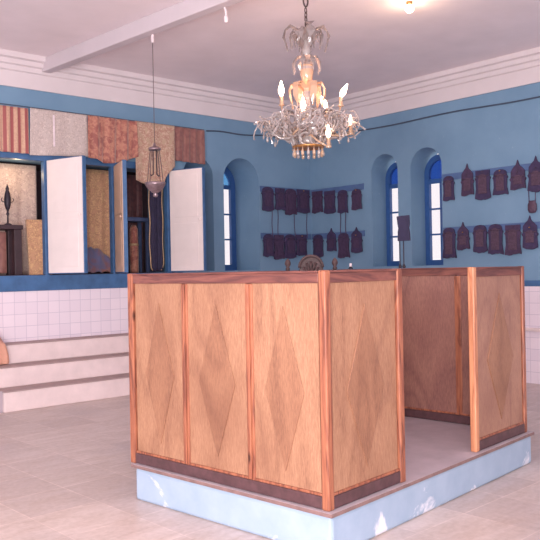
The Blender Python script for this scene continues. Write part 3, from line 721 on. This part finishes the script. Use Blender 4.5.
def leaf_strand(bm, pts, w, jag=.25):
    """drooping, feathery glass leaf with a folded cross section"""
    pts = [Vector(p) for p in pts]; n = len(pts); ring = []
    for i, p in enumerate(pts):
        t = (pts[min(i+1, n-1)]-pts[max(i-1, 0)]).normalized(); rad = Vector((p.x, p.y, 0)); 
        s = Vector((-p.y, p.x, 0)); s = s.normalized() if s.length > 1e-4 else Vector((1, 0, 0))
        nr = t.cross(s).normalized(); u = i/(n-1); ww = w*(sin(pi*min(1, .12+u*.88))**.8)*(1+jag*(1 if i % 2 else -1))
        ring.append([bm.verts.new(p+s*ww+nr*ww*.35), bm.verts.new(p+nr*.012), bm.verts.new(p-s*ww+nr*ww*.35), bm.verts.new(p-nr*.006)])
    for a, b in zip(ring, ring[1:]):
        for q in range(4): bm.faces.new((a[q], a[(q+1) % 4], b[(q+1) % 4], b[q]))
    bm.faces.new(ring[0]); bm.faces.new(ring[-1][::-1])
def arcp(a, rz): return [(r*cos(a), r*sin(a), z) for r, z in rz]
for i in range(8):
    a = i*pi/4+.2
    bm = B(); leaf_strand(bm, arcp(a, [(.02, 1.19), (.06, 1.27), (.11, 1.32), (.17, 1.325), (.215, 1.29), (.225, 1.23), (.215, 1.17), (.20, 1.12), (.19, 1.08)]) if i % 2 else arcp(a, [(.02, 1.20), (.06, 1.27), (.10, 1.29), (.13, 1.26), (.14, 1.21), (.135, 1.15)]), .034, .6)
    leaf_strand(bm, arcp(a+.3, [(.05, 1.24), (.10, 1.29), (.145, 1.29), (.165, 1.24), (.16, 1.17), (.15, 1.12)]), .022, .5)
    obj('crown_leaf', bm, 'smoke', cd)
for i in range(8):
    a = i*pi/4+.5
    bm = B(); leaf_strand(bm, arcp(a, [(.02, .96), (.06, 1.02), (.10, 1.02), (.13, .97), (.14, .92), (.13, .86)]), .024, .5); obj('middle_leaf', bm, 'smoke', cd)
for i in range(6):
    a = i*pi/3+.1
    bm = B(); leaf_strand(bm, arcp(a, [(.02, .62), (.05, .70), (.10, .745), (.15, .74), (.175, .69), (.17, .62), (.155, .56), (.15, .50)]), .042, .1); obj('amber_leaf', bm, 'amber', cd, label='curved amber glass leaf')
rr = random.Random(3)
# bulbs: (angle in the camera's left-right plane etc.)
rtv = Vector((.7488, -.6626, 0)); fw = Vector((.6627, .7489, 0))
NA = 8
BULBS = [(.34, .0, .61, 28, 1.3), (.21, .20, .54, -24, 1.3), (.02, .18, .64, 0, 1.3), (-.13, .20, .20, 0, .8), (-.265, 0, .63, 0, 1.35), (-.06, -.30, .41, 0, 1.25), (.18, -.34, .14, 0, 1.1), (.43, -.06, .31, 0, .9)]
for i in range(NA):
    a = i*2*pi/NA+R(-41.5)      # the first arm points to the right of the photo
    ca, sa = cos(a), sin(a)
    rad = .42 if i % 2 == 0 else .36
    bm = B(); tube(bm, arcp(a, [(.05, .30), (.12, .24), (.20, .20), (.28, .20), (.34, .24), (rad, .32), (rad+.03, .38)]), .014, 8); arm = obj('arm', bm, 'crystal', cd, smooth=True)
    rg, fo, zb, tilt, ks = BULBS[i]
    base = rtv*rg+fw*fo+Vector((0, 0, zb))
    bm = B(); e = Vector((ca*.24, sa*.24, .20)); tube(bm, [tuple(e), tuple(e.lerp(base, .5)-Vector((0, 0, .06))), tuple(base-Vector((0, 0, .09)))], .010, 6)
    lathe(bm, [(.012, -.10), (.032, -.095), (.024, -.08), (.018, -.075), (.018, 0), (0, 0)], c=tuple(base), n=10); obj('candle_tube', bm, 'amber', arm, smooth=True)
    Rm = Matrix.Translation(base) @ Matrix.Rotation(R(tilt), 4, fw) @ Matrix.Scale(ks, 4)
    bm = B(); lathe(bm, [(0, 0), (.012, .004), (.022, .03), (.023, .05), (.014, .085), (.005, .115), (0, .12)], n=10, M4=Rm); obj('candle_bulb', bm, 'bulb', arm, smooth=True)
    # curled garland of crystal ribbons around the end of the arm: a loose glass rosette
    bm = B(); cxy = Vector((ca*rad*1.02, sa*rad*1.02, .33))
    sd = Vector((-sa, ca, 0)); od = Vector((ca, sa, 0)); zz = Vector((0, 0, 1))
    for q in range(13):
        ph = rr.random()*2*pi; rr_ = (.05+.075*rr.random())*(1.15 if i % 4 == 0 else 1); tl = rr.random()*pi; ax1 = (od*cos(tl)+sd*sin(tl)).normalized(); ax2 = (zz*.8+od*rr.uniform(-.5, .5)+sd*rr.uniform(-.5, .5)).normalized()
        cc = cxy+od*rr.uniform(-.06, .06)+sd*rr.uniform(-.07, .07)+zz*rr.uniform(-.055, .055)
        tube(bm, [tuple(cc+(ax1*cos(ph+u*4.4/9)+ax2*sin(ph+u*4.4/9))*rr_*(1-.035*u)) for u in range(10)], .0075, 5)
    for q in range(12):
        d = (od*rr.uniform(-1, 1)+sd*rr.uniform(-1, 1)+zz*rr.uniform(-.7, .8)).normalized(); c1 = cxy+d*.04; L_ = rr.uniform(.08, .13)
        leaf_strand(bm, [tuple(c1+d*L_*u/5-zz*(.05*(u/5)**2)) for u in range(6)], .02, .35)
    obj('garland', bm, 'crystal', cd)
    bm = B(); leaf_strand(bm, arcp(a+.35, [(.08, .30), (.14, .42), (.20, .46), (.27, .44), (.31, .36), (.32, .28)]), .035); obj('lower_leaf', bm, 'smoke', cd)
# basket of curled ribbons round the centre
for q in range(10):
    bm = B(); a = q*2*pi/10
    for w_ in range(3):
        r0 = .16+.03*w_; ph = rr.random()*6
        c0 = Vector((r0*cos(a), r0*sin(a), .17+.09*w_))
        tube(bm, [tuple(c0+Vector((-sin(a), cos(a), 0))*.06*cos(ph+u*.55)+Vector((cos(a)*.3, sin(a)*.3, 1)).normalized()*.06*sin(ph+u*.55)) for u in range(10)], .014, 5)
    obj('basket_curl', bm, 'crystal', cd, smooth=True)
bm = B(); tube(bm, [(.155*cos(2*pi*i/28), .155*sin(2*pi*i/28), .105) for i in range(29)], .012, 6); lathe(bm, [(.02, .10), (.15, .10), (.15, .112), (.02, .112)], n=24); obj('lower_ring', bm, 'brass', cd, smooth=True)
for i in range(16):
    a = i*2*pi/16; rr2 = .15
    bm = B(); lathe(bm, [(0, 0), (.014, .012), (.018, .028), (.010, .055), (.003, .075), (.003, .10), (0, .10)], c=(rr2*cos(a), rr2*sin(a), .002), n=8); obj('crystal_drop', bm, 'amber' if i % 2 else 'crystal', cd, smooth=True)
for i in range(8):
    a = i*2*pi/8+.2; rr2 = .42
    bm = B(); lathe(bm, [(0, 0), (.012, .012), (.014, .026), (.007, .05), (.002, .075), (.002, .10), (0, .10)], c=(rr2*cos(a), rr2*sin(a), .15), n=8); obj('crystal_drop', bm, 'crystal', cd, smooth=True)
point('chandelier_light', (CX, CY, CZ+.80), 22, (1, .62, .42), .22)
